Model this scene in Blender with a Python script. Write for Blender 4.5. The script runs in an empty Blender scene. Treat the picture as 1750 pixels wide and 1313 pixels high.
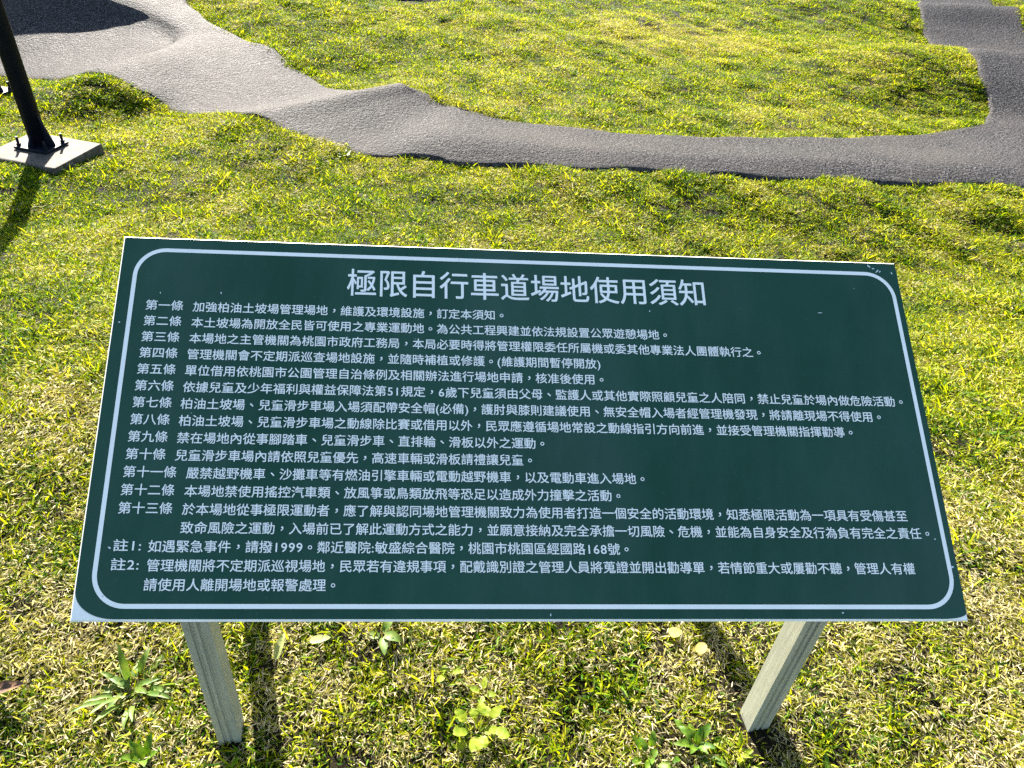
import bpy, bmesh, math, random
import numpy as np
from mathutils import Matrix, Vector
from mathutils.geometry import tessellate_polygon

rng = np.random.default_rng(7)
random.seed(7)
SC = bpy.context.scene
COL = SC.collection

# ------------------------------------------------------------------ camera
CAM_Z = 1.42
cam = bpy.data.objects.new("camera", bpy.data.cameras.new("camera"))
COL.objects.link(cam)
right = Vector((0.99690, 0.04938, 0.06128))
down = Vector((0.07869, -0.62551, -0.77624))
fwd = Vector((0.0, 0.77865, -0.62746))
m = Matrix.Identity(4)
for i in range(3):
    m[i][0] = right[i]; m[i][1] = -down[i]; m[i][2] = -fwd[i]
m[2][3] = CAM_Z
cam.matrix_world = m
cam.data.sensor_width = 36.0
cam.data.lens = 36.0 * 1280 / 1750
cam.data.clip_start = 0.05
cam.data.clip_end = 3000
SC.camera = cam

# ------------------------------------------------------------------ light
SUN_EL = math.radians(27.0)
SUN_AZ = math.radians(-21.7)          # from +Y, clockwise positive
world = bpy.data.worlds.new("World"); SC.world = world
world.use_nodes = True
wn = world.node_tree
bg = wn.nodes["Background"]
sky = wn.nodes.new("ShaderNodeTexSky")
sky.sky_type = 'NISHITA'
sky.sun_disc = False
sky.sun_elevation = SUN_EL
sky.sun_rotation = SUN_AZ
sky.air_density = 1.0
sky.dust_density = 1.0
wn.links.new(sky.outputs[0], bg.inputs[0])
bg.inputs[1].default_value = 0.055
sd = bpy.data.lights.new("sun", 'SUN')
sd.energy = 5.0; sd.angle = math.radians(0.5); sd.color = (1.0, 0.93, 0.82)
sun = bpy.data.objects.new("sun", sd); COL.objects.link(sun)
sv = Vector((math.sin(SUN_AZ) * math.cos(SUN_EL), math.cos(SUN_AZ) * math.cos(SUN_EL), math.sin(SUN_EL)))
sun.rotation_euler = sv.to_track_quat('Z', 'Y').to_euler()
sun.location = (-4, 10, 8)
SC.view_settings.view_transform = 'Standard'
SC.view_settings.look = 'None'
SC.view_settings.gamma = 1.0
SC.view_settings.exposure = 3.0
SC.cycles.max_bounces = 6
SC.cycles.transmission_bounces = 3
SC.cycles.use_denoising = False
SC.cycles.denoiser = 'OPENIMAGEDENOISE'
SC.cycles.denoising_input_passes = 'RGB_ALBEDO_NORMAL'

# ------------------------------------------------------------------ helpers
def tag(o, label=None, cat=None, group=None, kind=None):
    if label: o["label"] = label
    if cat: o["category"] = cat
    if group: o["group"] = group
    if kind: o["kind"] = kind
    return o

def obj(name, verts, faces, mat=None, parent=None, loc=None, smooth=False, mats=None, fmat=None):
    me = bpy.data.meshes.new(name)
    me.from_pydata([tuple(v) for v in verts], [], [tuple(f) for f in faces])
    o = bpy.data.objects.new(name, me); COL.objects.link(o)
    if mats:
        for x in mats: me.materials.append(x)
        if fmat is not None:
            me.polygons.foreach_set("material_index", list(fmat))
    elif mat: me.materials.append(mat)
    if smooth:
        me.polygons.foreach_set("use_smooth", [True] * len(me.polygons))
    me.update()
    if parent: o.parent = parent
    if loc is not None: o.location = loc
    return o

def bm_obj(name, bm, mat, parent=None, loc=None, smooth=False):
    me = bpy.data.meshes.new(name); bm.to_mesh(me); bm.free()
    o = bpy.data.objects.new(name, me); COL.objects.link(o)
    me.materials.append(mat)
    if smooth: me.polygons.foreach_set("use_smooth", [True] * len(me.polygons))
    if parent: o.parent = parent
    if loc is not None: o.location = loc
    return o

def empty(name, loc):
    o = bpy.data.objects.new(name, None); COL.objects.link(o); o.location = loc
    o.empty_display_size = 0.1
    return o

class NT:
    def __init__(s, name):
        s.m = bpy.data.materials.new(name); s.m.use_nodes = True
        s.t = s.m.node_tree; s.t.nodes.clear()
        s.out = s.t.nodes.new("ShaderNodeOutputMaterial")
    def n(s, typ, **kw):
        x = s.t.nodes.new(typ)
        for k, v in kw.items():
            if k.startswith("i_"): x.inputs[k[2:].replace("_", " ")].default_value = v
            else: setattr(x, k, v)
        return x
    def l(s, a, b): s.t.links.new(a, b)
    def noise(s, scale, detail=4, rough=0.55, vec=None):
        x = s.n("ShaderNodeTexNoise"); x.inputs["Scale"].default_value = scale
        x.inputs["Detail"].default_value = detail; x.inputs["Roughness"].default_value = rough
        if vec: s.l(vec, x.inputs["Vector"])
        return x.outputs["Fac"]
    def ramp(s, fac, stops):
        r = s.n("ShaderNodeValToRGB"); e = r.color_ramp.elements
        e[0].position, e[0].color = stops[0][0], (*stops[0][1], 1)
        e[1].position, e[1].color = stops[-1][0], (*stops[-1][1], 1)
        for p, c in stops[1:-1]:
            k = e.new(p); k.color = (*c, 1)
        s.l(fac, r.inputs[0]); return r.outputs[0]
    def mix(s, fac, a, b):
        x = s.n("ShaderNodeMix", data_type='RGBA')
        for v, i in ((fac, 0), (a, 6), (b, 7)):
            if hasattr(v, "links"): s.l(v, x.inputs[i])
            else: x.inputs[i].default_value = v if i == 0 else (*v, 1)
        return x.outputs[2]
    def math(s, op, a, b=0.0):
        x = s.n("ShaderNodeMath", operation=op)
        for v, i in ((a, 0), (b, 1)):
            if hasattr(v, "links"): s.l(v, x.inputs[i])
            else: x.inputs[i].default_value = v
        return x.outputs[0]
    def geo(s): return s.n("ShaderNodeNewGeometry").outputs["Position"]
    def bsdf(s, col, rough=0.5, metal=0.0, spec=0.5, bump=None, bs=0.3, bd=0.002):
        p = s.n("ShaderNodeBsdfPrincipled")
        if hasattr(col, "links"): s.l(col, p.inputs["Base Color"])
        else: p.inputs["Base Color"].default_value = (*col, 1)
        if hasattr(rough, "links"): s.l(rough, p.inputs["Roughness"])
        else: p.inputs["Roughness"].default_value = rough
        p.inputs["Metallic"].default_value = metal
        p.inputs["Specular IOR Level"].default_value = spec
        if bump is not None:
            b = s.n("ShaderNodeBump"); b.inputs["Strength"].default_value = bs
            b.inputs["Distance"].default_value = bd
            s.l(bump, b.inputs["Height"]); s.l(b.outputs[0], p.inputs["Normal"])
        s.l(p.outputs[0], s.out.inputs[0]); return p

# ------------------------------------------------------------------ materials
def mat_asphalt():
    t = NT("asphalt"); P = t.geo()
    fine = t.noise(95, 3, 0.75, P); grit = t.noise(48, 2, 0.6, P); mid = t.noise(9, 4, 0.6, P); big = t.noise(1.5, 4, 0.6, P)
    c = t.ramp(fine, [(0.37, (0.004, 0.004, 0.0045)), (0.5, (0.024, 0.0230, 0.0240)), (0.63, (0.135, 0.131, 0.130))])
    c2 = t.mix(t.ramp(mid, [(0.35, (0, 0, 0)), (0.7, (0.45, 0.45, 0.45))]), c, (0.046, 0.043, 0.0435))
    c3 = t.mix(t.ramp(big, [(0.45, (0, 0, 0)), (0.66, (0.5, 0.5, 0.5))]), c2, (0.060, 0.0545, 0.052))
    r = t.math('ADD', t.math('MULTIPLY', mid, 0.2), 0.45)
    h = t.math('ADD', fine, t.math('MULTIPLY', grit, 1.2))
    t.bsdf(c3, r, 0, 0.012, h, 1.0, 0.014)
    return t.m

def mat_soil():
    t = NT("soil"); P = t.geo()
    c = t.ramp(t.noise(45, 6, 0.7, P), [(0.3, (0.005, 0.004, 0.002)), (0.6, (0.014, 0.012, 0.005)), (0.8, (0.04, 0.03, 0.014))])
    t.bsdf(c, 0.95, 0, 0.1, t.noise(60, 6, 0.7, P), 0.8, 0.02)
    return t.m

def mat_grass():
    t = NT("turf")
    a = t.n("ShaderNodeAttribute", attribute_type='INSTANCER', attribute_name="tint")
    b = t.n("ShaderNodeAttribute", attribute_type='GEOMETRY', attribute_name="bl")
    f = t.math('ADD', a.outputs["Fac"], t.math('MULTIPLY', t.math('SUBTRACT', b.outputs["Fac"], 0.5), 0.55))
    col = t.ramp(f, [(0.0, (0.020, 0.075, 0.004)), (0.2, (0.085, 0.160, 0.002)), (0.42, (0.235, 0.275, 0.002)),
                     (0.62, (0.33, 0.325, 0.016)), (0.8, (0.37, 0.335, 0.125)), (1.0, (0.45, 0.395, 0.255))])
    vary = t.math('ADD', t.math('MULTIPLY', t.math('FRACT', t.math('MULTIPLY', b.outputs["Fac"], 37.7)), 0.95), 0.32)
    sc_ = t.n("ShaderNodeVectorMath", operation='SCALE'); t.l(col, sc_.inputs[0]); t.l(vary, sc_.inputs["Scale"]); col = sc_.outputs[0]
    p = t.bsdf(col, 0.6, 0, 0.08)
    tr = t.n("ShaderNodeBsdfTranslucent")
    tc = t.n("ShaderNodeMix", data_type='RGBA', blend_type='MULTIPLY'); tc.inputs[0].default_value = 1
    t.l(col, tc.inputs[6]); tc.inputs[7].default_value = (1.45, 1.35, 0.5, 1)
    t.l(tc.outputs[2], tr.inputs[0])
    mx = t.n("ShaderNodeMixShader"); mx.inputs[0].default_value = 0.45
    t.l(p.outputs[0], mx.inputs[1]); t.l(tr.outputs[0], mx.inputs[2]); t.l(mx.outputs[0], t.out.inputs[0])
    return t.m

def mat_leaf(name, c0, c1, trans=0.35, tcol=(1.3, 1.25, 0.5)):
    t = NT(name); P = t.geo()
    col = t.ramp(t.noise(70, 4, 0.6, P), [(0.35, c0), (0.68, c1)])
    p = t.bsdf(col, 0.5, 0, 0.22)
    tr = t.n("ShaderNodeBsdfTranslucent")
    tc = t.n("ShaderNodeMix", data_type='RGBA', blend_type='MULTIPLY'); tc.inputs[0].default_value = 1
    t.l(col, tc.inputs[6]); tc.inputs[7].default_value = (*tcol, 1)
    t.l(tc.outputs[2], tr.inputs[0])
    mx = t.n("ShaderNodeMixShader"); mx.inputs[0].default_value = trans
    t.l(p.outputs[0], mx.inputs[1]); t.l(tr.outputs[0], mx.inputs[2]); t.l(mx.outputs[0], t.out.inputs[0])
    return t.m

def mat_vinyl():
    t = NT("green_vinyl"); P = t.geo()
    big = t.noise(5, 5, 0.6, P)
    dust = t.noise(260, 3, 0.75, P)
    c = t.ramp(big, [(0.3, (0.004, 0.040, 0.019)), (0.7, (0.008, 0.052, 0.027))])
    sp = t.ramp(dust, [(0.66, (0, 0, 0)), (0.78, (0.22, 0.22, 0.22))])
    c2 = t.mix(sp, c, (0.25, 0.32, 0.30))
    v = t.n("ShaderNodeTexVoronoi"); v.inputs["Scale"].default_value = 34; t.l(P, v.inputs["Vector"])
    dot = t.ramp(v.outputs["Distance"], [(0.03, (0.5, 0.5, 0.5)), (0.06, (0, 0, 0))])
    pick = t.n("ShaderNodeSeparateColor"); t.l(v.outputs["Color"], pick.inputs[0])
    on = t.math('GREATER_THAN', pick.outputs[0], 0.90)
    c3 = t.mix(t.math('MULTIPLY', dot, on), c2, (0.35, 0.42, 0.40))
    mp = t.n("ShaderNodeMapping"); mp.inputs["Scale"].default_value = (1, .25, .25); t.l(P, mp.inputs[0])
    veil = t.noise(3.2, 6, 0.7, mp.outputs[0]); c3 = t.mix(t.ramp(veil, [(0.42, (0, 0, 0)), (0.72, (0.10, 0.10, 0.10))]), c3, (0.22, 0.27, 0.25))
    r = t.math('ADD', t.math('MULTIPLY', big, 0.14), 0.30)
    t.bsdf(c3, r, 0, 0.28, t.noise(18, 3, 0.5, P), 0.05, 0.004)
    return t.m

def mat_plain(name, col, rough, metal=0, spec=0.5, var=0.15, scale=20, bs=0.1):
    t = NT(name); P = t.geo(); nz = t.noise(scale, 5, 0.65, P)
    a = tuple(x * (1 - var) for x in col); b = tuple(min(1, x * (1 + var)) for x in col)
    t.bsdf(t.ramp(nz, [(0.3, a), (0.7, b)]), rough, metal, spec, nz, bs, 0.002)
    return t.m

def mat_galv():
    t = NT("galvanised_steel"); P = t.geo()
    mp = t.n("ShaderNodeMapping"); mp.inputs["Scale"].default_value = (1, 1, 0.06); t.l(P, mp.inputs[0])
    st = t.noise(140, 4, 0.6, mp.outputs[0]); sp = t.noise(35, 5, 0.7, P)
    c = t.ramp(st, [(0.3, (0.22, 0.225, 0.175)), (0.55, (0.27, 0.275, 0.215)), (0.75, (0.33, 0.335, 0.27))])
    c = t.mix(t.ramp(sp, [(0.52, (0, 0, 0)), (0.75, (0.35, 0.35, 0.35))]), c, (0.19, 0.175, 0.125))
    t.bsdf(c, 0.45, 0.08, 0.35, sp, 0.12, 0.001)
    return t.m

def mat_concrete():
    t = NT("concrete"); P = t.geo()
    a = t.noise(30, 6, 0.7, P); b = t.noise(7, 4, 0.6, P)
    c = t.ramp(a, [(0.3, (0.022, 0.018, 0.013)), (0.55, (0.075, 0.065, 0.05)), (0.75, (0.17, 0.155, 0.13))])
    c = t.mix(t.ramp(b, [(0.45, (0, 0, 0)), (0.58, (0.8, 0.8, 0.8))]), c, (0.04, 0.033, 0.023))
    t.bsdf(c, 0.85, 0, 0.3, a, 0.5, 0.004)
    return t.m

M_ASPH, M_SOIL, M_TURF, M_VINYL, M_GALV, M_CONC = mat_asphalt(), mat_soil(), mat_grass(), mat_vinyl(), mat_galv(), mat_concrete()
M_WHITE = mat_plain("white_lettering", (0.76, 0.74, 0.66), 0.45, var=0.04)
M_PANEL = mat_plain("white_panel", (0.82, 0.79, 0.70), 0.4, 0.0, var=0.12)
M_BLACK = mat_plain("dark_paint", (0.003, 0.005, 0.011), 0.5, 0, 0.12, var=0.2, bs=0.0)
M_RUST = mat_plain("bolt_steel", (0.06, 0.055, 0.05), 0.55, 0.3, var=0.4)

# ------------------------------------------------------------------ the asphalt track
def lerp(a, b, t): return np.array(a, float) * (1 - t) + np.array(b, float) * t
def st(o, i, mids=None):
    o = np.array(o, float); i = np.array(i, float)
    if mids is None: mids = [lerp(o, i, .33), lerp(o, i, .55), lerp(o, i, .78)]
    return np.array([o] + [np.array(q, float) for q in mids] + [i])
def wall(o, f, w, r, i): return st(o, i, [f, w, r])
STN = [
    st((6.6, 13.2, -.42), (5.3, 13.3, -.42)),
    st((5.95, 11.5, -.40), (4.74, 11.53, -.40)),
    st((5.55, 10.15, -.42), (4.45, 10.1, -.42)),
    st((5.35, 9.50, -.23), (4.22, 9.38, -.25)),
    st((5.24, 9.0, -.36), (4.12, 8.9, -.36)),
    st((5.10, 8.25, -.43), (4.00, 8.25, -.43)),
    st((5.02, 7.60, -.34), (3.90, 7.60, -.34)),
    st((4.95, 7.10, -.16), (3.79, 7.09, -.16)),
    st((4.90, 6.69, -.23), (3.71, 6.69, -.23)),
    st((4.82, 6.16, -.38), (3.61, 6.16, -.39)),
    st((4.55, 5.45, -.37), (3.45, 5.89, -.40)),
    st((3.95, 4.78, -.33), (2.94, 5.56, -.40)),
    st((3.05, 4.42, -.30), (2.40, 5.38, -.40)),
    st((2.44, 4.37, -.30), (2.00, 5.27, -.40)),
    st((1.90, 4.33, -.30), (1.58, 5.18, -.40)),
    st((1.30, 4.25, -.30), (1.22, 5.12, -.40)),
    st((.84, 4.22, -.30), (.85, 5.08, -.40)),
    st((.33, 4.25, -.32), (.36, 5.06, -.40)),
    st((-.12, 4.27, -.34), (-.20, 5.13, -.395)),
    st((-.71, 4.31, -.38), (-.50, 5.24, -.37)),
    st((-1.15, 4.48, -.425), (-.66, 5.30, -.375)),
    st((-1.55, 4.64, -.385), (-.80, 5.35, -.335)),
    st((-1.80, 4.74, -.345), (-.95, 5.40, -.292)),
    st((-1.95, 4.79, -.375), (-1.12, 5.47, -.355)),
    st((-2.18, 4.85, -.43), (-1.50, 5.60, -.44)),
    st((-2.40, 4.91, -.42), (-1.83, 5.92, -.425)),
    st((-2.60, 4.97, -.335), (-2.10, 6.22, -.37), [(-2.50, 5.40, -.365), (-2.41, 5.75, -.375), (-2.26, 6.05, -.39)]),
    st((-2.91, 5.06, -.27), (-2.45, 6.42, -.35), [(-2.80, 5.55, -.285), (-2.71, 6.0, -.325), (-2.62, 6.22, -.345)]),
    wall((-3.12, 5.12, -.32), (-2.88, 6.10, -.395), (-2.96, 6.40, -.365), (-2.95, 6.47, -.335), (-2.80, 6.70, -.325)),
    wall((-3.33, 5.19, -.38), (-3.16, 6.10, -.405), (-3.27, 6.58, -.325), (-3.29, 6.67, -.275), (-3.02, 6.95, -.285)),
    wall((-3.50, 5.24, -.40), (-3.36, 6.03, -.41), (-3.48, 6.58, -.31), (-3.52, 6.69, -.235), (-3.22, 7.20, -.25)),
    wall((-3.70, 5.28, -.41), (-3.55, 5.92, -.41), (-3.69, 6.48, -.285), (-3.74, 6.62, -.185), (-3.50, 7.35, -.19)),
    wall((-3.95, 5.30, -.41), (-3.80, 5.72, -.41), (-3.92, 6.25, -.27), (-4.03, 6.59, -.075), (-3.95, 7.35, -.10)),
    wall((-4.25, 5.28, -.41), (-4.05, 5.50, -.41), (-4.11, 5.97, -.26), (-4.27, 6.47, .0), (-4.5, 7.2, .0)),
    wall((-5.00, 5.15, -.41), (-4.80, 5.35, -.41), (-4.85, 5.75, -.26), (-5.05, 6.33, .05), (-5.4, 7.0, .05)),
    wall((-6.6, 4.7, -.41), (-6.6, 4.9, -.41), (-6.8, 5.3, -.26), (-7.1, 5.85, .05), (-8.1, 6.2, .1)),
]
STN = np.array(STN)
for k in range(11, 20):                           # the near shoulder rolls down towards the lawn
    o = STN[k, 0].copy(); z = o[2] - .045; f = (CAM_Z - z) / (CAM_Z - o[2])
    STN[k, 0] = (o[0] * f, o[1] * f, z)
    STN[k, 1] = lerp(o, STN[k, 4], .34); STN[k, 1, 2] += .018
    STN[k, 2] = lerp(o, STN[k, 4], .56); STN[k, 2, 2] += .016
    STN[k, 3] = lerp(o, STN[k, 4], .80)
def cr(P, sub):
    n = len(P); out = []
    for i in range(n - 1):
        p0, p1, p2, p3 = P[max(i - 1, 0)], P[i], P[i + 1], P[min(i + 2, n - 1)]
        d1 = np.linalg.norm((p2 - p1).reshape(-1)[:]) + 1e-9
        d0 = np.linalg.norm((p1 - p0).reshape(-1)) or d1
        d2 = np.linalg.norm((p3 - p2).reshape(-1)) or d1
        m1 = ((p2 - p1) / d1 * d0 + (p1 - p0) / d0 * d1) / (d0 + d1) * d1
        m2 = ((p2 - p1) / d1 * d2 + (p3 - p2) / d2 * d1) / (d1 + d2) * d1
        for k in range(sub):
            t = k / sub
            out.append((2*t**3 - 3*t**2 + 1) * p1 + (t**3 - 2*t*t + t) * m1 + (-2*t**3 + 3*t*t) * p2 + (t**3 - t*t) * m2)
    out.append(P[-1]); return np.array(out)
A = cr(STN, 8)                                    # along
TRK = np.array([cr(row, 6) for row in A])         # across
NA, NC = TRK.shape[:2]
# slight unevenness of hand-laid asphalt
xx, yy = TRK[..., 0], TRK[..., 1]
TRK[..., 2] += 0.006 * np.sin(xx * 5.1 + 1.3 * yy) * np.sin(yy * 6.3 - xx)
edge_wob = 0.014 * np.sin(np.arange(NA) * .61) + 0.012 * np.sin(np.arange(NA) * 0.23 + 1) + rng.normal(0, .004, NA)
for e, q in ((0, 1), (NC - 1, NC - 2)):
    dv = TRK[:, e] - TRK[:, q]; dv /= np.linalg.norm(dv, axis=1)[:, None]
    TRK[:, e, :2] += dv[:, :2] * edge_wob[:, None]
verts = TRK.reshape(-1, 3).tolist(); faces = []
for i in range(NA - 1):
    for j in range(NC - 1):
        a = i * NC + j; faces.append((a, a + NC, a + NC + 1, a + 1))
for e, s in ((0, 1), (NC - 1, -1)):               # rounded shoulder and side skirt
    q = 1 if e == 0 else NC - 2
    dv = TRK[:, e] - TRK[:, q]; dv[:, 2] = 0; dv /= np.linalg.norm(dv, axis=1)[:, None]
    r1 = len(verts); verts += (TRK[:, e] + dv * 0.022 - np.array([0, 0, .014])).tolist()
    r2 = len(verts); verts += (TRK[:, e] + dv * 0.030 - np.array([0, 0, .12])).tolist()
    for i in range(NA - 1):
        a0, a1 = i * NC + e, (i + 1) * NC + e
        f1 = (a0, r1 + i, r1 + i + 1, a1); f2 = (r1 + i, r2 + i, r2 + i + 1, r1 + i + 1)
        faces += [f1, f2] if s > 0 else [f1[::-1], f2[::-1]]
track = obj("pump_track", verts, faces, M_ASPH, smooth=True)
tag(track, kind="structure")
me = track.data
POLY = np.concatenate([TRK[:, 0, :2], TRK[::-1, -1, :2]])

# far piece of the track seen past the infield
far_c = cr(np.array([(-2.6, 9.8, -.36), (-2.0, 9.0, -.32), (-1.30, 8.42, -.30), (-.9, 9.0, -.33), (-1.0, 10.2, -.40), (-.4, 11.2, -.4)], float), 8)

def in_poly(P, poly):
    x, y = P[:, 0], P[:, 1]; r = np.zeros(len(P), bool); j = len(poly) - 1
    for i in range(len(poly)):
        xi, yi = poly[i]; xj, yj = poly[j]
        c = ((yi > y) != (yj > y)) & (x < (xj - xi) * (y - yi) / ((yj - yi) or 1e-12) + xi)
        r ^= c; j = i
    return r

# ------------------------------------------------------------------ terrain heights
ctl = []
for i in range(0, NA, 5):
    ctl.append(TRK[i, 0] - np.array([0, 0, .010])); ctl.append(TRK[i, -1] - np.array([0, 0, .022]))
    ctl.append(TRK[i, NC // 2] - np.array([0, 0, .05]))
ctl += [np.array(q, float) for q in [
    (-3, -2, 0), (0, -2, 0), (3, -2, 0), (-2.2, .2, 0), (-.8, .3, 0), (.8, .3, 0), (2.2, .4, .02), (-1, .9, 0), (0, .8, 0), (1, .8, .0), (0, 1.2, -.005),
    (-2, 1.4, -.01), (2.2, 1.5, .0), (-1.3, 2.1, -.10), (0, 2.1, -.12), (1.2, 2.1, -.12), (2.4, 2.3, -.10), (-3.6, 2.2, -.12), (3.8, 2.6, -.14),
    (-2.2, 3.1, -.32), (-1.3, 3.1, -.33), (-.3, 3.1, -.37), (.6, 3.05, -.39), (1.5, 3.1, -.40), (2.4, 3.15, -.40), (3.4, 3.3, -.38), (-3.4, 3.3, -.34),
    (-2.55, 3.6, -.345), (-2.95, 3.85, -.35), (-2.45, 4.1, -.36), (-1.7, 3.8, -.40), (-1.0, 3.75, -.42), (-.2, 3.8, -.42), (.6, 3.75, -.42), (1.5, 3.8, -.42), (2.4, 3.85, -.42), (3.4, 4.0, -.42),
    (-2.55, 4.65, -.42), (-3.0, 4.6, -.40), (-3.7, 4.6, -.42), (-5, 4.2, -.42), (5.8, 5.6, -.42), (6.2, 7.1, -.25), (6.3, 8.3, -.45),
    (.2, 6, -.44), (1.5, 6.2, -.44), (2.7, 6.2, -.42), (-.8, 6.3, -.42), (3.2, 7.1, -.2), (2.5, 7.0, -.37), (3.3, 8.2, -.44), (1.2, 7.4, -.43), (0, 7.5, -.42),
    (-1.5, 7.2, -.36), (-2.2, 7.6, -.30), (-1.3, 8.0, -.34), (3.7, 9.4, -.28), (3.2, 9.4, -.33), (2.4, 9.4, -.42), (.6, 9.4, -.42), (.6, 11.5, -.42), (3.2, 11.5, -.42), (-2, 11.5, -.42),
    (-4, 8.6, -.15), (-6, 8.8, -.1), (-8, 9.5, -.3), (8.5, 9, -.42), (8, 3, -.3), (8.5, 13, -.42), (-4, 13, -.42), (2, 14, -.42), (-8, 3, -.4), (-7, 0, -.1), (7, 0, 0)]]
ctl = np.array(ctl)
def vnoise(P, s, seed):
    r = np.random.default_rng(seed); tab = r.uniform(size=(64, 64))
    q = P * s + 100; i = np.floor(q).astype(int); f = q - i; f = f * f * (3 - 2 * f)
    a = tab[i[:, 0] % 64, i[:, 1] % 64]; b = tab[(i[:, 0] + 1) % 64, i[:, 1] % 64]
    c_ = tab[i[:, 0] % 64, (i[:, 1] + 1) % 64]; d = tab[(i[:, 0] + 1) % 64, (i[:, 1] + 1) % 64]
    return (a * (1 - f[:, 0]) + b * f[:, 0]) * (1 - f[:, 1]) + (c_ * (1 - f[:, 0]) + d * f[:, 0]) * f[:, 1]

def tps(r2): return 0.5 * r2 * np.log(r2 + 1e-9)
n = len(ctl)
D2 = ((ctl[:, None, :2] - ctl[None, :, :2]) ** 2).sum(-1)
K = np.zeros((n + 3, n + 3)); K[:n, :n] = tps(D2) + np.eye(n) * 2e-3
K[:n, n] = 1; K[:n, n + 1:] = ctl[:, :2]; K[n, :n] = 1; K[n + 1:, :n] = ctl[:, :2].T
W = np.linalg.solve(K, np.concatenate([ctl[:, 2], [0, 0, 0]]))
TV = TRK.reshape(-1, 3)
def height(P):
    P = np.asarray(P, float)
    Q = P.copy(); Q[:, 0] = np.clip(Q[:, 0], -8, 8.5); Q[:, 1] = np.clip(Q[:, 1], -2, 13.5)
    z = np.empty(len(P))
    for s in range(0, len(P), 20000):
        q = Q[s:s + 20000]
        d = ((q[:, None] - ctl[None, :, :2]) ** 2).sum(-1)
        z[s:s + 20000] = tps(d) @ W[:n] + W[n] + q @ W[n + 1:]
    z += 0.008 * np.sin(P[:, 0] * 7.3 + np.sin(P[:, 1] * 3.1)) * np.sin(P[:, 1] * 6.1) + 0.005 * np.sin(P[:, 0] * 17 + P[:, 1] * 13)
    z += .035 * (vnoise(P, 2.3, 11) - .5) + .03 * (vnoise(P, 5.5, 12) - .5)
    z += .09 * np.exp(-((P[:, 0] - 2.35) ** 2 / .25 + (P[:, 1] - 3.0) ** 2 / .04))
    far = np.maximum(np.abs(P[:, 0] - Q[:, 0]), np.abs(P[:, 1] - Q[:, 1]))
    f = np.clip(far / 4, 0, 1)
    return z * (1 - f) + (-.3) * f
gx = np.concatenate([[-900, -200, -60, -25, -15, -11], np.arange(-8, 8.51, .06), [11, 16, 26, 60, 200, 900]])
gy = np.concatenate([[-900, -200, -60, -20, -8, -4], np.arange(-2, 13.51, .06), [15, 19, 30, 70, 250, 1200]])
GX, GY = np.meshgrid(gx, gy, indexing='ij')
GP = np.stack([GX.ravel(), GY.ravel()], 1)
GZ = height(GP)
inside = in_poly(GP, POLY)
idx = np.where(inside)[0]
for s in range(0, len(idx), 2000):
    k = idx[s:s + 2000]
    d = ((GP[k][:, None] - TV[None, :, :2]) ** 2).sum(-1)
    near = d.argmin(1); GZ[k] = np.minimum(GZ[k], TV[near, 2] - 0.05)
nx, ny = len(gx), len(gy)
fa = [(i * ny + j, (i + 1) * ny + j, (i + 1) * ny + j + 1, i * ny + j + 1) for i in range(nx - 1) for j in range(ny - 1)]
ground = obj("ground", np.column_stack([GP, GZ]), fa, M_SOIL, smooth=True)
tag(ground, kind="structure")

# far strip, laid on the terrain
tv, tf = [], []
for i, p in enumerate(far_c):
    d = far_c[min(i + 1, len(far_c) - 1)] - far_c[max(i - 1, 0)]; d[2] = 0; d /= np.linalg.norm(d)
    nrm = np.array([-d[1], d[0], 0])
    for j in range(7):
        q = p + nrm * (j / 6 - .5) * .8
        q[2] = height(q[None, :2])[0] + (0.05 if 0 < j < 6 else -0.04); tv.append(q)
    if i:
        for j in range(6):
            a = (i - 1) * 7 + j; tf.append((a, a + 1, a + 8, a + 7))
far_track = obj("pump_track", tv, tf, M_ASPH, smooth=True); tag(far_track, kind="structure")
FARP = np.concatenate([np.array(tv)[0::7, :2], np.array(tv)[6::7, :2][::-1]])

def zat(x, y): return float(height(np.array([[x, y]]))[0])

# ------------------------------------------------------------------ the notice board
TL = np.array((-.5960, .9811, .8544)); TR = np.array((.5990, 1.0903, .8536)); BL = np.array((-.5378, .5239, .5542))
EU = (TR - TL) / 1.2; EV = (BL - TL) / 0.5501
NU = -np.cross(TR - TL, BL - TL); NU /= np.linalg.norm(NU)
if NU[2] < 0: NU = -NU
PW, PH = 1.2, 0.5501
ROOT = np.array((0.02, .8, 0.0))
board = empty("notice_board", ROOT)
tag(board, "dark green notice board of white Chinese rules on four steel legs in the grass", "sign")
def S(u, v, h=0.0): return TL + EU * u + EV * v + NU * h - ROOT

# panel: white metal tray, bevelled rim
def ring(ins, h): return [S(ins, ins, h), S(PW - ins, ins, h), S(PW - ins, PH - ins, h), S(ins, PH - ins, h)]
rings = [ring(.004, -.0265), ring(.000, -.025), ring(.0, -.0035), ring(.0022, -.0012), ring(.0045, -.0008)]
pv = [p for r in rings for p in r]; pf = [(3, 2, 1, 0)]
for r in range(len(rings) - 1):
    for k in range(4):
        a, b = r * 4 + k, r * 4 + (k + 1) % 4
        pf.append((a, b, b + 4, a + 4))
k = (len(rings) - 1) * 4; pf.append((k, k + 1, k + 2, k + 3))
panel = obj("panel", pv, pf, M_PANEL, board)

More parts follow.
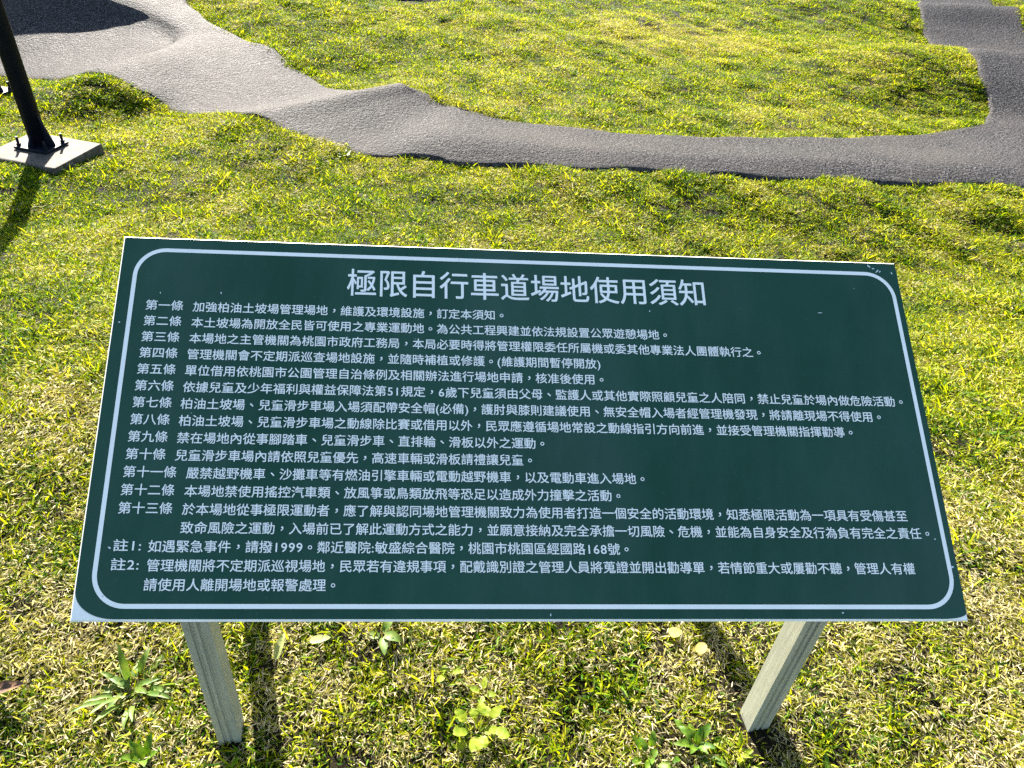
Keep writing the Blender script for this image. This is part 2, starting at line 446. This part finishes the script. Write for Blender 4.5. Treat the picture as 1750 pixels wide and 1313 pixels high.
def rrect(u0, v0, u1, v1, radii, seg=10):
    """outline, clockwise from the top left; radii TL, TR, BR, BL as (ru, rv)"""
    pts = []
    for (cu, cv, su, sv_, a0), (ru, rv) in zip(((u0, v0, 1, 1, 180), (u1, v0, -1, 1, 270), (u1, v1, -1, -1, 0), (u0, v1, 1, -1, 90)), radii):
        if ru <= 0: pts.append((cu, cv)); continue
        for q in range(seg + 1):
            a = math.radians(a0 + 90 * q / seg)
            pts.append((cu + su * ru + ru * math.cos(a), cv + sv_ * rv + rv * math.sin(a)))
    return pts
out = rrect(.003, .0025, PW - .0015, PH - .003, [(.003, .003), (.002, .002), (.035, .0085), (.052, .036)], 12)
cen = len(out)
sv2 = [S(u, v, .0) for u, v in out]
sheet = obj("green_sheet", sv2, [tuple(range(len(out)))[::-1]], M_VINYL, board)
if sheet.data.polygons[0].normal.dot(Vector(NU)) < 0: sheet.data.flip_normals()
# scuffs where the green film has been scraped off to white
chips = []
def chip(u, v, l, w, a):
    ca, sa = math.cos(a), math.sin(a); nn = 7; pts = []
    for q in range(nn):
        t = 2 * math.pi * q / nn; k = random.uniform(.6, 1.1)
        x, y = l * k * math.cos(t), w * k * math.sin(t)
        pts.append((u + x * ca - y * sa, v + x * sa + y * ca))
    chips.append(pts)
for c in [(1.1540, .0085, .0045, .0016, .8), (1.160, .0125, .003, .0012, .2), (1.1665, .0165, .0045, .0012, -.7), (1.1705, .0175, .003, .001, -.9),
          (1.190, .0195, .003, .0012, 1.2), (1.191, .4770, .0028, .0016, -.3), (1.1735, .4385, .0012, .0012, 0), (.0385, .4575, .0025, .0014, .4),
          (.0115, .1390, .0016, .0012, 0), (.0385, .519, .0016, .001, .5), (.617, .5415, .0009, .0022, 0), (1.02, .539, .0018, .0015, 0),
          (.790, .0975, .0014, .0014, 0), (.778, .1445, .001, .001, 0), (.89, .153, .0014, .001, 0), (.6685, .236, .0009, .0009, 0), (.045, .2510, .001, .0007, 0),
          (.0635, .091, .0017, .0009, 1.3), (.150, .0885, .003, .0012, 1.4), (1.06, .092, .005, .0007, .05), (.50, .022, .001, .002, 0)]: chip(*c)
M_SCUFF = mat_plain("scuffed_film", (.55, .60, .57), .5)
for pts in chips:
    obj("scuff_mark", [S(u, v, .0004) for u, v in pts], [tuple(range(len(pts)))[::-1]], M_SCUFF, sheet)
# white border line
o1 = rrect(.0212, .0188, 1.1892, .5342, [(.045, .045)] * 4, 12)
o2 = rrect(.0272, .0248, 1.1832, .5282, [(.039, .039)] * 4, 12)
L_ = len(o1)
bord = obj("border_line", [S(u, v, .0004) for u, v in o1 + o2], [(q, (q + 1) % L_, L_ + (q + 1) % L_, L_ + q) for q in range(L_)], M_WHITE, sheet)

# lettering: outlines of the built-in font, set glyph by glyph on the sheet
fc = bpy.data.curves.new("glyph", 'FONT'); fc.resolution_u = 3
fo = bpy.data.objects.new("glyph", fc); COL.objects.link(fo)
GLY = {}
def glyph(ch, bold):
    key = (ch, bold)
    if key not in GLY:
        fc.body = ch; fc.offset = bold; fc.size = 1.0
        bpy.context.view_layer.update()
        dg = bpy.context.evaluated_depsgraph_get()
        mm = bpy.data.meshes.new_from_object(fo.evaluated_get(dg))
        v = np.empty(len(mm.vertices) * 3); mm.vertices.foreach_get("co", v); v = v.reshape(-1, 3)[:, :2]
        f = [tuple(p.vertices) for p in mm.polygons]
        bpy.data.meshes.remove(mm)
        if ch in "，。、":
            c = (v.max(0) + v.min(0)) / 2; v = v - c + np.array([.5, .36])
        GLY[key] = (v, f)
    return GLY[key]
ASC = {"(": .34, ")": .34, ":": .28, " ": .3}
def adv(ch): return ASC.get(ch, .56 if ord(ch) < 128 else 1.0)
def set_text(txt, u0, u1, vc, em_v, bold):
    """glyph row from the left edge u0 to the right edge u1, its middle at vc; strokes are thickened by three slightly shifted, stacked copies"""
    x, xs = 0.0, []
    for ch in txt: xs.append(x); x += adv(ch)
    g0 = glyph(txt[0], 0)[0]; g1 = glyph(txt[-1], 0)[0]
    a, b = xs[0] + g0[:, 0].min(), xs[-1] + g1[:, 0].max()
    k = (u1 - u0) / (b - a)
    V, F = [], []
    for ch, x in zip(txt, xs):
        g, f = glyph(ch, 0)
        if ord(ch) < 128: g = g + np.array([adv(ch) / 2 - (g[:, 0].max() + g[:, 0].min()) / 2, 0])
        for q, (ox, oy) in enumerate(((-bold, -bold * .5), (bold, -bold * .5), (0, bold))):
            base = len(V)
            V += [S(u0 + (x + p[0] + ox - a) * k, vc - (p[1] + oy - .38) * em_v, .0004 + .00012 * q) for p in g]
            F += [tuple(base + w for w in fc_) for fc_ in f]
    return V, F
V, F = set_text("極限自行車道場地使用須知", .3325, .8790, .0648, .0475, .008)
obj("title_lettering", V, F, M_WHITE, sheet)
ROWS = [
    (0, "第一條", "加強柏油土坡場管理場地，維護及環境設施，訂定本須知。", .1120, .5655),
    (1, "第二條", "本土坡場為開放全民皆可使用之專業運動地。為公共工程興建並依法規設置公眾遊憩場地。", .1123, .8130),
    (2, "第三條", "本場地之主管機關為桃園市政府工務局，本局必要時得將管理權限委任所屬機或委其他專業法人團體執行之。", .1117, .9555),
    (3, "第四條", "管理機關會不定期派巡查場地設施，並隨時補植或修護。(維護期間暫停開放)", .1110, .7069),
    (4, "第五條", "單位借用依桃園市公園管理自治條例及相關辦法進行場地申請，核准後使用。", .1107, .7106),
    (5, "第六條", "依據兒童及少年福利與權益保障法第51規定，6歲下兒童須由父母、監護人或其他實際照顧兒童之人陪同，禁止兒童於場內做危險活動。", .1102, 1.1655),
    (6, "第七條", "柏油土坡場、兒童滑步車場入場須配帶安全帽(必備)，護肘與膝則建議使用、無安全帽入場者經管理機發現，將請離現場不得使用。", .1095, 1.1265),
    (7, "第八條", "柏油土坡場、兒童滑步車場之動線除比賽或借用以外，民眾應遵循場地常設之動線指引方向前進，並接受管理機關指揮勸導。", .1095, 1.0785),
    (8, "第九條", "禁在場地內從事腳踏車、兒童滑步車、直排輪、滑板以外之運動。", .1096, .6185),
    (9, "第十條", "兒童滑步車場內請依照兒童優先，高速車輛或滑板請禮讓兒童。", .1097, .5999),
    (10, "第十一條", "嚴禁越野機車、沙攤車等有燃油引擎車輛或電動越野機車，以及電動車進入場地。", .1268, .7594),
    (11, "第十二條", "本場地禁使用搖控汽車類、放風箏或鳥類放飛等恐足以造成外力撞擊之活動。", .1268, .7228),
    (12, "第十三條", "於本場地從事極限運動者，應了解與認同場地管理機關致力為使用者打造一個安全的活動環境，知悉極限活動為一項具有受傷甚至", .1264, 1.1379),
    (13, None, "致命風險之運動，入場前已了解此運動方式之能力，並願意接納及完全承擔一切風險、危機，並能為自身安全及行為負有完全之責任。", .1266, 1.1662),
    (14, "註1:", "如遇緊急事件，請撥1999。鄰近醫院:敏盛綜合醫院，桃園市桃園區經國路168號。", .0879, .7287),
    (15, "註2:", "管理機關將不定期派巡視場地，民眾若有違規事項，配戴識別證之管理人員將蒐證並開出勸導單，若情節重大或屢勸不聽，管理人有權", .0886, 1.1346),
    (16, None, "請使用人離開場地或報警處理。", .0876, .3323),
]
LW = {"第": .0527, "註": .0345}
for k, lab, body, u0, u1 in ROWS:
    vc = .1117 + .02453 * k
    V, F = [], []
    if lab:
        u = .0452 - .0023 * k / 16
        w = LW[lab[0]] + (.0170 if len(lab) == 4 and lab[0] == "第" else 0)
        V, F = set_text(lab, u, u + w, vc - .001, .0170, .010)
    V2, F2 = set_text(body, u0, u1, vc, .0170, .010)
    F += [tuple(len(V) + q for q in f) for f in F2]; V += V2
    obj("rule_lettering", V, F, M_WHITE, sheet)
bpy.data.objects.remove(fo)
for o in sheet.children:
    if o.data.polygons and o.data.polygons[0].normal.dot(Vector(NU)) < 0: o.data.flip_normals()

# legs: lipped steel channels
PROF = [(-.0225, -.0225), (-.0110, -.0225), (-.0100, -.0190), (-.0060, -.0190), (-.0040, -.0218), (.0010, -.0218), (.0030, -.0192), (.0070, -.0192), (.0080, -.0225),
        (.0225, -.0225), (.0225, .0225), (-.0225, .0225)]
def panel_under(x, y):
    """height of the panel's underside above the point (x, y)"""
    p0 = TL - NU * .0268
    return p0[2] - (NU[0] * (x - p0[0]) + NU[1] * (y - p0[1])) / NU[2]
def leg(bx, by, tx, ty, turn=math.radians(11)):
    c, s = math.cos(turn), math.sin(turn); V = []
    for q in range(2):
        for px, py in [(p_ * .9, q_ * .9) for p_, q_ in PROF]:
            x, y = (bx, by) if q == 0 else (tx, ty)
            X, Y = x + px * c - py * s, y + px * s + py * c
            Z = -.12 if q == 0 else panel_under(X, Y)
            V.append(np.array((X, Y, Z)) - ROOT)
    N = len(PROF)
    Fc = [(q, (q + 1) % N, N + (q + 1) % N, N + q) for q in range(N)] + [tuple(range(N))[::-1], tuple(range(N, 2 * N))]
    return obj("leg", V, Fc, M_GALV, board)
LEGS = [(-.474, .655, -.452, .660), (.521, .749, .521, .752), (-.545, 1.005, -.530, .985), (.425, 1.050, .425, 1.045)]
for q in LEGS: leg(*q)
# rails under the panel joining the legs
def bar(a, b, w, h, name, mat, parent):
    a, b = np.array(a), np.array(b); d = (b - a) / np.linalg.norm(b - a)
    s = np.cross(d, NU); s /= np.linalg.norm(s); V = []
    for p in (a, b):
        for i, j in ((-1, -1), (1, -1), (1, 1), (-1, 1)): V.append(p + s * w / 2 * i + NU * h / 2 * j)
    return obj(name, V, [(0, 1, 2, 3), (7, 6, 5, 4), (0, 4, 5, 1), (1, 5, 6, 2), (2, 6, 7, 3), (3, 7, 4, 0)], mat, parent)
for v in (.20, .45): bar(S(.07, v, -.048), S(1.13, v, -.048), .03, .035, "support_rail", M_GALV, board)

# ------------------------------------------------------------------ dark steel posts on concrete footings
def cyl(bm, p0, p1, r0, r1, seg=24, cap=True):
    p0, p1 = Vector(p0), Vector(p1); z = (p1 - p0).normalized(); x = z.orthogonal().normalized(); y = z.cross(x)
    a = [bm.verts.new(p0 + (x * math.cos(2 * math.pi * i / seg) + y * math.sin(2 * math.pi * i / seg)) * r0) for i in range(seg)]
    b = [bm.verts.new(p1 + (x * math.cos(2 * math.pi * i / seg) + y * math.sin(2 * math.pi * i / seg)) * r1) for i in range(seg)]
    for i in range(seg): bm.faces.new((a[i], a[(i + 1) % seg], b[(i + 1) % seg], b[i]))
    if cap: bm.faces.new(a[::-1]); bm.faces.new(b)
def box(bm, c, sx, sy, sz, rot=0, bevel=0):
    mt = Matrix.Translation(Vector(c)) @ Matrix.Rotation(rot, 4, 'Z') @ Matrix.Diagonal((sx, sy, sz, 1))
    r = bmesh.ops.create_cube(bm, size=1, matrix=mt)
    if bevel:
        es = list({e for v in r['verts'] for e in v.link_edges})
        bmesh.ops.bevel(bm, geom=es, offset=bevel, segments=2, affect='EDGES', profile=.6)
PX, PY, PZ = -2.688, 3.90, -.305
ROT = math.radians(-12)
post = empty("steel_post", (PX, PY, PZ))
tag(post, "tall dark steel post bolted to the concrete footing, left of the notice board", "post")
bm = bmesh.new(); cyl(bm, (0, 0, .012), (0.012, .0, 4.2), .046, .046, 32); bm_obj("pole", bm, M_BLACK, post, smooth=True)
bm = bmesh.new(); box(bm, (0.012, -.008, .007), .205, .17, .013, ROT, .002); bm_obj("base_plate", bm, M_BLACK, post)
for dg, ln, hh in ((-12, .098, .17), (-102, .080, .07), (78, .080, .12)):          # gusset plates
    a = math.radians(dg); c, s = math.cos(a), math.sin(a); V = []
    for w in (-.005, .005):
        for r, z in ((.040, .0135), (ln, .0135), (ln, .024), (.047, hh), (.040, hh)):
            V.append((c * r - s * w, s * r + c * w, z))
    F = [(0, 1, 2, 3, 4), (9, 8, 7, 6, 5)] + [(i, 5 + i, 5 + (i + 1) % 5, (i + 1) % 5) for i in range(5)]
    obj("gusset", V, F, M_BLACK, post)
for bx, by in ((-.072, -.068), (.098, -.068), (.098, .058), (-.072, .058)):
    X, Y = bx * math.cos(ROT) - by * math.sin(ROT), bx * math.sin(ROT) + by * math.cos(ROT)
    bm = bmesh.new(); cyl(bm, (X, Y, .0135), (X, Y, .062), .007, .007, 12); cyl(bm, (X, Y, .014), (X, Y, .027), .012, .012, 6)
    bm_obj("anchor_bolt", bm, M_BLACK, post)
bm = bmesh.new(); box(bm, (0, 0, 0), .45, .37, .13, 0, .008)
for v in bm.verts:
    v.co += Vector((random.uniform(-.004, .004), random.uniform(-.004, .004), random.uniform(-.002, .0)))
pad = bm_obj("concrete_footing", bm, M_CONC, None, (-2.655, 3.86, -.371)); pad.rotation_euler = (0, 0, ROT)
tag(pad, "small weathered concrete slab under the dark steel post", "footing")
# second post, outside the picture but for the corner of its plate
post2 = empty("steel_post", (-3.56, 4.86, -.385))
tag(post2, "second dark steel post cut off by the left edge, only its foot showing", "post")
def copy_part(o, parent):
    c = o.copy(); COL.objects.link(c); c.parent = parent; return c
for ch in list(post.children): copy_part(ch, post2)
PADP = np.array([Vector((x, y)) for x, y in ((-.235, -.195), (.235, -.195), (.235, .195), (-.235, .195))])
c, s = math.cos(ROT), math.sin(ROT)
PADP = np.stack([PADP[:, 0] * c - PADP[:, 1] * s - 2.655, PADP[:, 0] * s + PADP[:, 1] * c + 3.86], 1)

# ------------------------------------------------------------------ turf
def blade_mesh(name, nb, rad, lmin, lmax, wmin, wmax, lean0, lean1, curl, lift=0.0):
    V, F, B = [], [], []
    for _ in range(nb):
        a = rng.uniform(0, 2 * math.pi); r = rad * math.sqrt(rng.uniform())
        p = np.array([r * math.cos(a), r * math.sin(a), lift * rng.uniform() - .004])
        az = rng.uniform(0, 2 * math.pi); le = math.radians(rng.uniform(lean0, lean1))
        L = rng.uniform(lmin, lmax); w = rng.uniform(wmin, wmax); tw = rng.uniform(-.9, .9); cu = math.radians(rng.uniform(.4, 1) * curl)
        side = np.array([-math.sin(az), math.cos(az), 0]); b = rng.uniform(); base = len(V)
        segs = 3; q = p
        for k in range(segs + 1):
            ang = le + cu * k / segs
            d = np.array([math.sin(ang) * math.cos(az), math.sin(ang) * math.sin(az), math.cos(ang)])
            if k: q = q + d * L / segs
            nn = np.cross(d, side); sd_ = side * math.cos(tw) + nn * math.sin(tw)
            ww = w * (.75, 1.0, .8, 0)[k] / 2
            if k < segs: V += [q - sd_ * ww, q + sd_ * ww]; B += [b, b]
            else: V.append(q); B.append(b)
        for k in range(segs - 1): F.append((base + 2 * k, base + 2 * k + 1, base + 2 * k + 3, base + 2 * k + 2))
        F.append((base + 2 * segs - 2, base + 2 * segs - 1, base + 2 * segs))
    me = bpy.data.meshes.new(name); me.from_pydata([tuple(v) for v in V], [], F)
    at = me.attributes.new("bl", 'FLOAT', 'POINT'); at.data.foreach_set("value", B)
    me.materials.append(M_TURF); me.update()
    return me
TUFT = bpy.data.collections.new("tufts")               # only ever instanced by the turf
def tuft(me):
    o = bpy.data.objects.new(me.name, me); TUFT.objects.link(o); return o
for q in range(5): tuft(blade_mesh("a_green_%d" % q, 46, .052, .013, .034, .0026, .0048, 12, 80, 60))
for q in range(3): tuft(blade_mesh("b_straw_%d" % q, 56, .055, .010, .028, .0016, .0034, 45, 95, 30, .012))
for q in range(2): tuft(blade_mesh("c_tall_%d" % q, 18, .035, .028, .060, .003, .0055, 10, 60, 50))
NV = 10

zones = [(-1.6, 2.0, .25, 1.6, 1900), (-2.9, 3.6, 1.6, 3.0, 1550), (-4.6, 5.2, 3.0, 5.2, 1350), (-5.2, 7.2, 5.2, 8.2, 1150), (-6.0, 8.0, 8.2, 13.0, 700)]
PTS = []
for x0, x1, y0, y1, dn in zones:
    k = int((x1 - x0) * (y1 - y0) * dn)
    P = np.column_stack([rng.uniform(x0, x1, k), rng.uniform(y0, y1, k)])
    # stay within a margin round what the picture shows
    wid = .95 + .62 * P[:, 1]
    PTS.append(P[(P[:, 0] > -wid - .15) & (P[:, 0] < wid + .35)])
for e in (0, -1):                                      # a thicker fringe along the asphalt
    for _ in range(9):
        i = rng.integers(0, NA - 1, NA); t = rng.uniform(size=NA)[:, None]
        q = TRK[i, e, :2] * (1 - t) + TRK[i + 1, e, :2] * t
        d = TRK[i, e, :2] - TRK[i, 1 if e == 0 else -2, :2]; d /= np.linalg.norm(d, axis=1)[:, None]
        PTS.append(q + d * (.045 + .05 * rng.uniform(size=NA)[:, None]))
PTS = np.concatenate(PTS)
bad = in_poly(PTS, POLY) | in_poly(PTS, PADP) | in_poly(PTS, FARP)
for bx, by, _, _ in LEGS: bad |= (np.abs(PTS[:, 0] - bx) < .03) & (np.abs(PTS[:, 1] - by) < .03)
PTS = PTS[~bad]
N = len(PTS)
Z = height(PTS)
n1, n2, n3 = vnoise(PTS, 1.1, 1), vnoise(PTS, 3.7, 2), vnoise(PTS, 11, 3)
x, y = PTS[:, 0], PTS[:, 1]
# how dry the turf is, 0 fresh .. 1 straw
dry = np.where(y < 1.7, .24, .13) + .35 * (n1 - .5) + .35 * (n2 - .5) + .45 * (n3 - .5)
near = np.clip((1.7 - y) / .9, 0, 1)
dry += near * (.27 + .12 * np.clip(x * 1.2, -1, 1))
dry += .15 * np.clip(1 - np.hypot(x - 1.0, (y - 2.6) * 1.6) / 1.3, 0, 1)
dry += .75 * np.clip(1.35 - np.hypot((x - 1.35) / 1.1, (y - 7.95)) / .75, 0, 1) * (.25 + 1.1 * n3)
dry += .25 * np.clip(1 - np.hypot(x - 2.2, (y - 5.9) * 2) / .4, 0, 1)
straw = rng.uniform(size=N) < np.clip(dry, .06, .8)
tall = (~straw) & (rng.uniform(size=N) < np.where(y < 5, .10, .06))
pick = np.where(straw, rng.integers(5, 8, N), np.where(tall, rng.integers(8, 10, N), rng.integers(0, 5, N)))
tint = np.where(straw, np.where(y < 1.7, rng.uniform(.74, 1.05, N), rng.uniform(.56, .9, N)), np.clip(.36 + .35 * (dry - .3) + rng.normal(0, .09, N) - .08 * near, .02, .56 - .12 * near))
tint = np.where(tall, np.clip(tint - .08, .05, 1), tint)
scale = rng.uniform(.65, 1.15, N) * (.78 + .5 * n2) * (1 - .16 * near)
me = bpy.data.meshes.new("turf")
me.from_pydata(np.column_stack([PTS, Z]).tolist(), [], [])
for nm, ty, dat in (("tint", 'FLOAT', tint), ("pick", 'INT', pick), ("scl", 'FLOAT', scale), ("yaw", 'FLOAT', rng.uniform(0, 6.28, N))):
    at = me.attributes.new(nm, ty, 'POINT'); at.data.foreach_set("value", dat.astype(np.int32 if ty == 'INT' else np.float32))
me.materials.append(M_TURF)
turf = bpy.data.objects.new("grass", me); COL.objects.link(turf)
tag(turf, "short sunlit yellow green turf mixed with dry straw", "grass", kind="stuff")
ng = bpy.data.node_groups.new("turf_nodes", 'GeometryNodeTree')
ng.interface.new_socket("Geometry", in_out='INPUT', socket_type='NodeSocketGeometry')
ng.interface.new_socket("Geometry", in_out='OUTPUT', socket_type='NodeSocketGeometry')
gi = ng.nodes.new("NodeGroupInput"); go = ng.nodes.new("NodeGroupOutput")
m2p = ng.nodes.new("GeometryNodeMeshToPoints"); iop = ng.nodes.new("GeometryNodeInstanceOnPoints")
ci = ng.nodes.new("GeometryNodeCollectionInfo"); ci.inputs["Collection"].default_value = TUFT
ci.inputs["Separate Children"].default_value = True; ci.inputs["Reset Children"].default_value = True
def named(nm, ty):
    x_ = ng.nodes.new("GeometryNodeInputNamedAttribute"); x_.data_type = ty; x_.inputs[0].default_value = nm; return x_.outputs[0]
cx = ng.nodes.new("ShaderNodeCombineXYZ"); ng.links.new(named("yaw", 'FLOAT'), cx.inputs[2])
e2r = ng.nodes.new("FunctionNodeEulerToRotation"); ng.links.new(cx.outputs[0], e2r.inputs[0])
ng.links.new(gi.outputs[0], m2p.inputs[0]); ng.links.new(m2p.outputs[0], iop.inputs["Points"])
ng.links.new(ci.outputs[0], iop.inputs["Instance"]); iop.inputs["Pick Instance"].default_value = True
ng.links.new(named("pick", 'INT'), iop.inputs["Instance Index"]); ng.links.new(e2r.outputs[0], iop.inputs["Rotation"])
ng.links.new(named("scl", 'FLOAT'), iop.inputs["Scale"]); ng.links.new(iop.outputs[0], go.inputs[0])
md = turf.modifiers.new("turf", 'NODES'); md.node_group = ng

# ------------------------------------------------------------------ broad-leaved weeds and fallen leaves
M_W1 = mat_leaf("blue_green_leaf", (0.05, 0.11, 0.012), (0.15, 0.21, 0.03), .42)
M_W2 = mat_leaf("yellow_green_leaf", (0.13, 0.20, 0.008), (0.23, 0.27, 0.012), .45)
M_W3 = mat_leaf("mid_green_leaf", (0.03, 0.09, 0.006), (0.12, 0.19, 0.012), .4)
M_W4 = mat_leaf("pale_leaf", (0.19, 0.23, 0.07), (0.30, 0.31, 0.13), .35)
M_DRY = mat_leaf("dry_yellow_leaf", (0.30, 0.26, 0.07), (0.40, 0.35, 0.13), .35)
M_BROWN = mat_leaf("dry_brown_leaf", (0.05, 0.028, 0.015), (0.16, 0.09, 0.045), .15, (1.2, .9, .6))
def leaf_geo(V, F, p, az, elev, L, w, droop, fold=.35, roundness=0.0, seg=7, stalk=0.0):
    """one leaf: midrib from p along azimuth az; roundness 0 lance shaped, 1 round"""
    q = np.array(p, float); base = len(V); el = elev
    side = np.array([-math.sin(az), math.cos(az), 0])
    if stalk:
        d = np.array([math.cos(el) * math.cos(az), math.cos(el) * math.sin(az), math.sin(el)])
        for k in range(2):
            V += [q - side * .0009, q + np.array([0, 0, .0007]), q + side * .0009]
            if k == 0: q = q + d * stalk
        F += [(base, base + 1, base + 4, base + 3), (base + 1, base + 2, base + 5, base + 4)]
        base = len(V); el = elev * .25
    for k in range(seg + 1):
        t = k / seg
        ww = w / 2 * ((math.sin(math.pi * (.06 + .94 * t) ** .8)) ** (.9 - .4 * roundness)) + .0004
        d = np.array([math.cos(el) * math.cos(az), math.cos(el) * math.sin(az), math.sin(el)])
        up = np.cross(d, side); up = -up if up[2] < 0 else up
        e = .0012 * math.sin(k * 2.1 + az * 5)
        V += [q - side * ww + up * (ww * fold + e), q, q + side * ww + up * (ww * fold - e)]
        if k < seg:
            a = base + 3 * k; F += [(a, a + 1, a + 4, a + 3), (a + 1, a + 2, a + 5, a + 4)]
        q = q + d * L / seg; el -= droop / seg
def plant(name, x, y, label, cat, mat, leaves, z=None):
    z0 = zat(x, y) if z is None else z
    V, F = [], []
    for l in leaves: leaf_geo(V, F, *l[:1], *l[1:])
    o = obj(name, V, F, mat, None, (x, y, z0 - .004), smooth=True)
    return tag(o, label, cat)
R_ = np.random.default_rng(3)
def rosette(n, L0, L1, w0, w1, spread, e0, e1, droop, rd=0.0, stalk=0.0, fold=.35):
    out = []
    for k in range(n):
        az = 2 * math.pi * k / n + R_.uniform(-.35, .35); r = R_.uniform(0, spread)
        out.append(((r * math.cos(az), r * math.sin(az), .004 + .012 * R_.uniform()), az, math.radians(R_.uniform(e0, e1)), R_.uniform(L0, L1), R_.uniform(w0, w1),
                    math.radians(droop * R_.uniform(.5, 1.2)), fold, rd, 7, stalk * R_.uniform(.5, 1.2)))
    return out
plant("leafy_weed", -.700, .735, "big clump of long pointed blue green leaves beside the left leg", "weed", M_W1, rosette(26, .03, .085, .008, .016, .05, 5, 60, 55))
plant("leafy_weed", -.610, .600, "pair of upright broad leaves at the bottom edge below the left corner", "weed", M_W3, rosette(5, .035, .05, .014, .019, .008, 35, 75, 40, .3))
plant("leafy_weed", -.010, .690, "bright yellow green weed with small rounded leaves below the board's middle", "weed", M_W2, rosette(15, .019, .029, .015, .021, .022, 25, 70, 20, 1.0, .026, .12))
plant("leafy_weed", -.085, .800, "tiny yellow green seedling of two round leaves", "weed", M_W2, rosette(3, .014, .020, .012, .015, .006, 30, 55, 20, 1.0, .012, .15))
plant("leafy_weed", -.010, .775, "small upright sprig of three yellow green leaves above the rounded weed", "weed", M_W2, rosette(4, .018, .026, .011, .014, .010, 35, 70, 25, .7, .01, .2))
plant("leafy_weed", .405, .700, "dark green leafy weed left of the right leg's foot", "weed", M_W3, rosette(14, .022, .045, .010, .017, .045, 25, 70, 60, .3))
plant("leafy_weed", .315, .670, "small leafy green weed at the bottom edge, farther from the right leg", "weed", M_W3, rosette(9, .020, .038, .010, .015, .03, 25, 65, 60, .4))
plant("leafy_weed", .480, .680, "pale green leafy weed right in front of the right leg", "weed", M_W2, rosette(9, .018, .032, .008, .012, .03, 25, 65, 60, .3))
plant("leafy_weed", -.225, .865, "single large grey green leaf lying under the board's lower edge", "weed", M_W1, rosette(4, .03, .06, .016, .022, .008, 5, 30, 50, .3))
plant("leafy_weed", .640, .640, "low green weed right of the right leg's shadow", "weed", M_W3, rosette(8, .020, .036, .007, .011, .03, 20, 60, 60, .2))
plant("leafy_weed", -1.13, 4.40, "small tuft of upright green leaves at the near edge of the asphalt track", "weed", M_W3, rosette(10, .016, .024, .010, .015, .05, 50, 85, 15, .5, .01, .3))
def fallen(x, y, label, mat, L, w, az, el, droop, fold, rd):
    V, F = [], []
    leaf_geo(V, F, (0, 0, 0), az, el, L, w, droop, fold, rd, 9)
    tag(obj("fallen_leaf", V, F, mat, None, (x, y, zat(x, y) + .022), smooth=True), label, "leaf")
fallen(-.425, .795, "pale folded leaf standing right of the rear leg's shadow", M_W4, .055, .016, 1.5, .35, .3, .7, .2)
fallen(-.370, .842, "light green flat leaf in the grass right of the pale folded leaf", M_W4, .042, .018, .3, .1, .2, .15, .5)
fallen(.378, .930, "round dry yellow leaf left of the shadow, just under the board's edge", M_DRY, .030, .024, .4, .1, .3, .1, 1.0)
fallen(.430, .884, "dry yellow leaf touching the rear leg's shadow near the right leg", M_DRY, .030, .022, .9, .1, .2, .15, .8)
fallen(-.950, .690, "curled dark brown leaf at the left edge of the picture", M_BROWN, .075, .026, .25, .05, -.3, .6, .3)
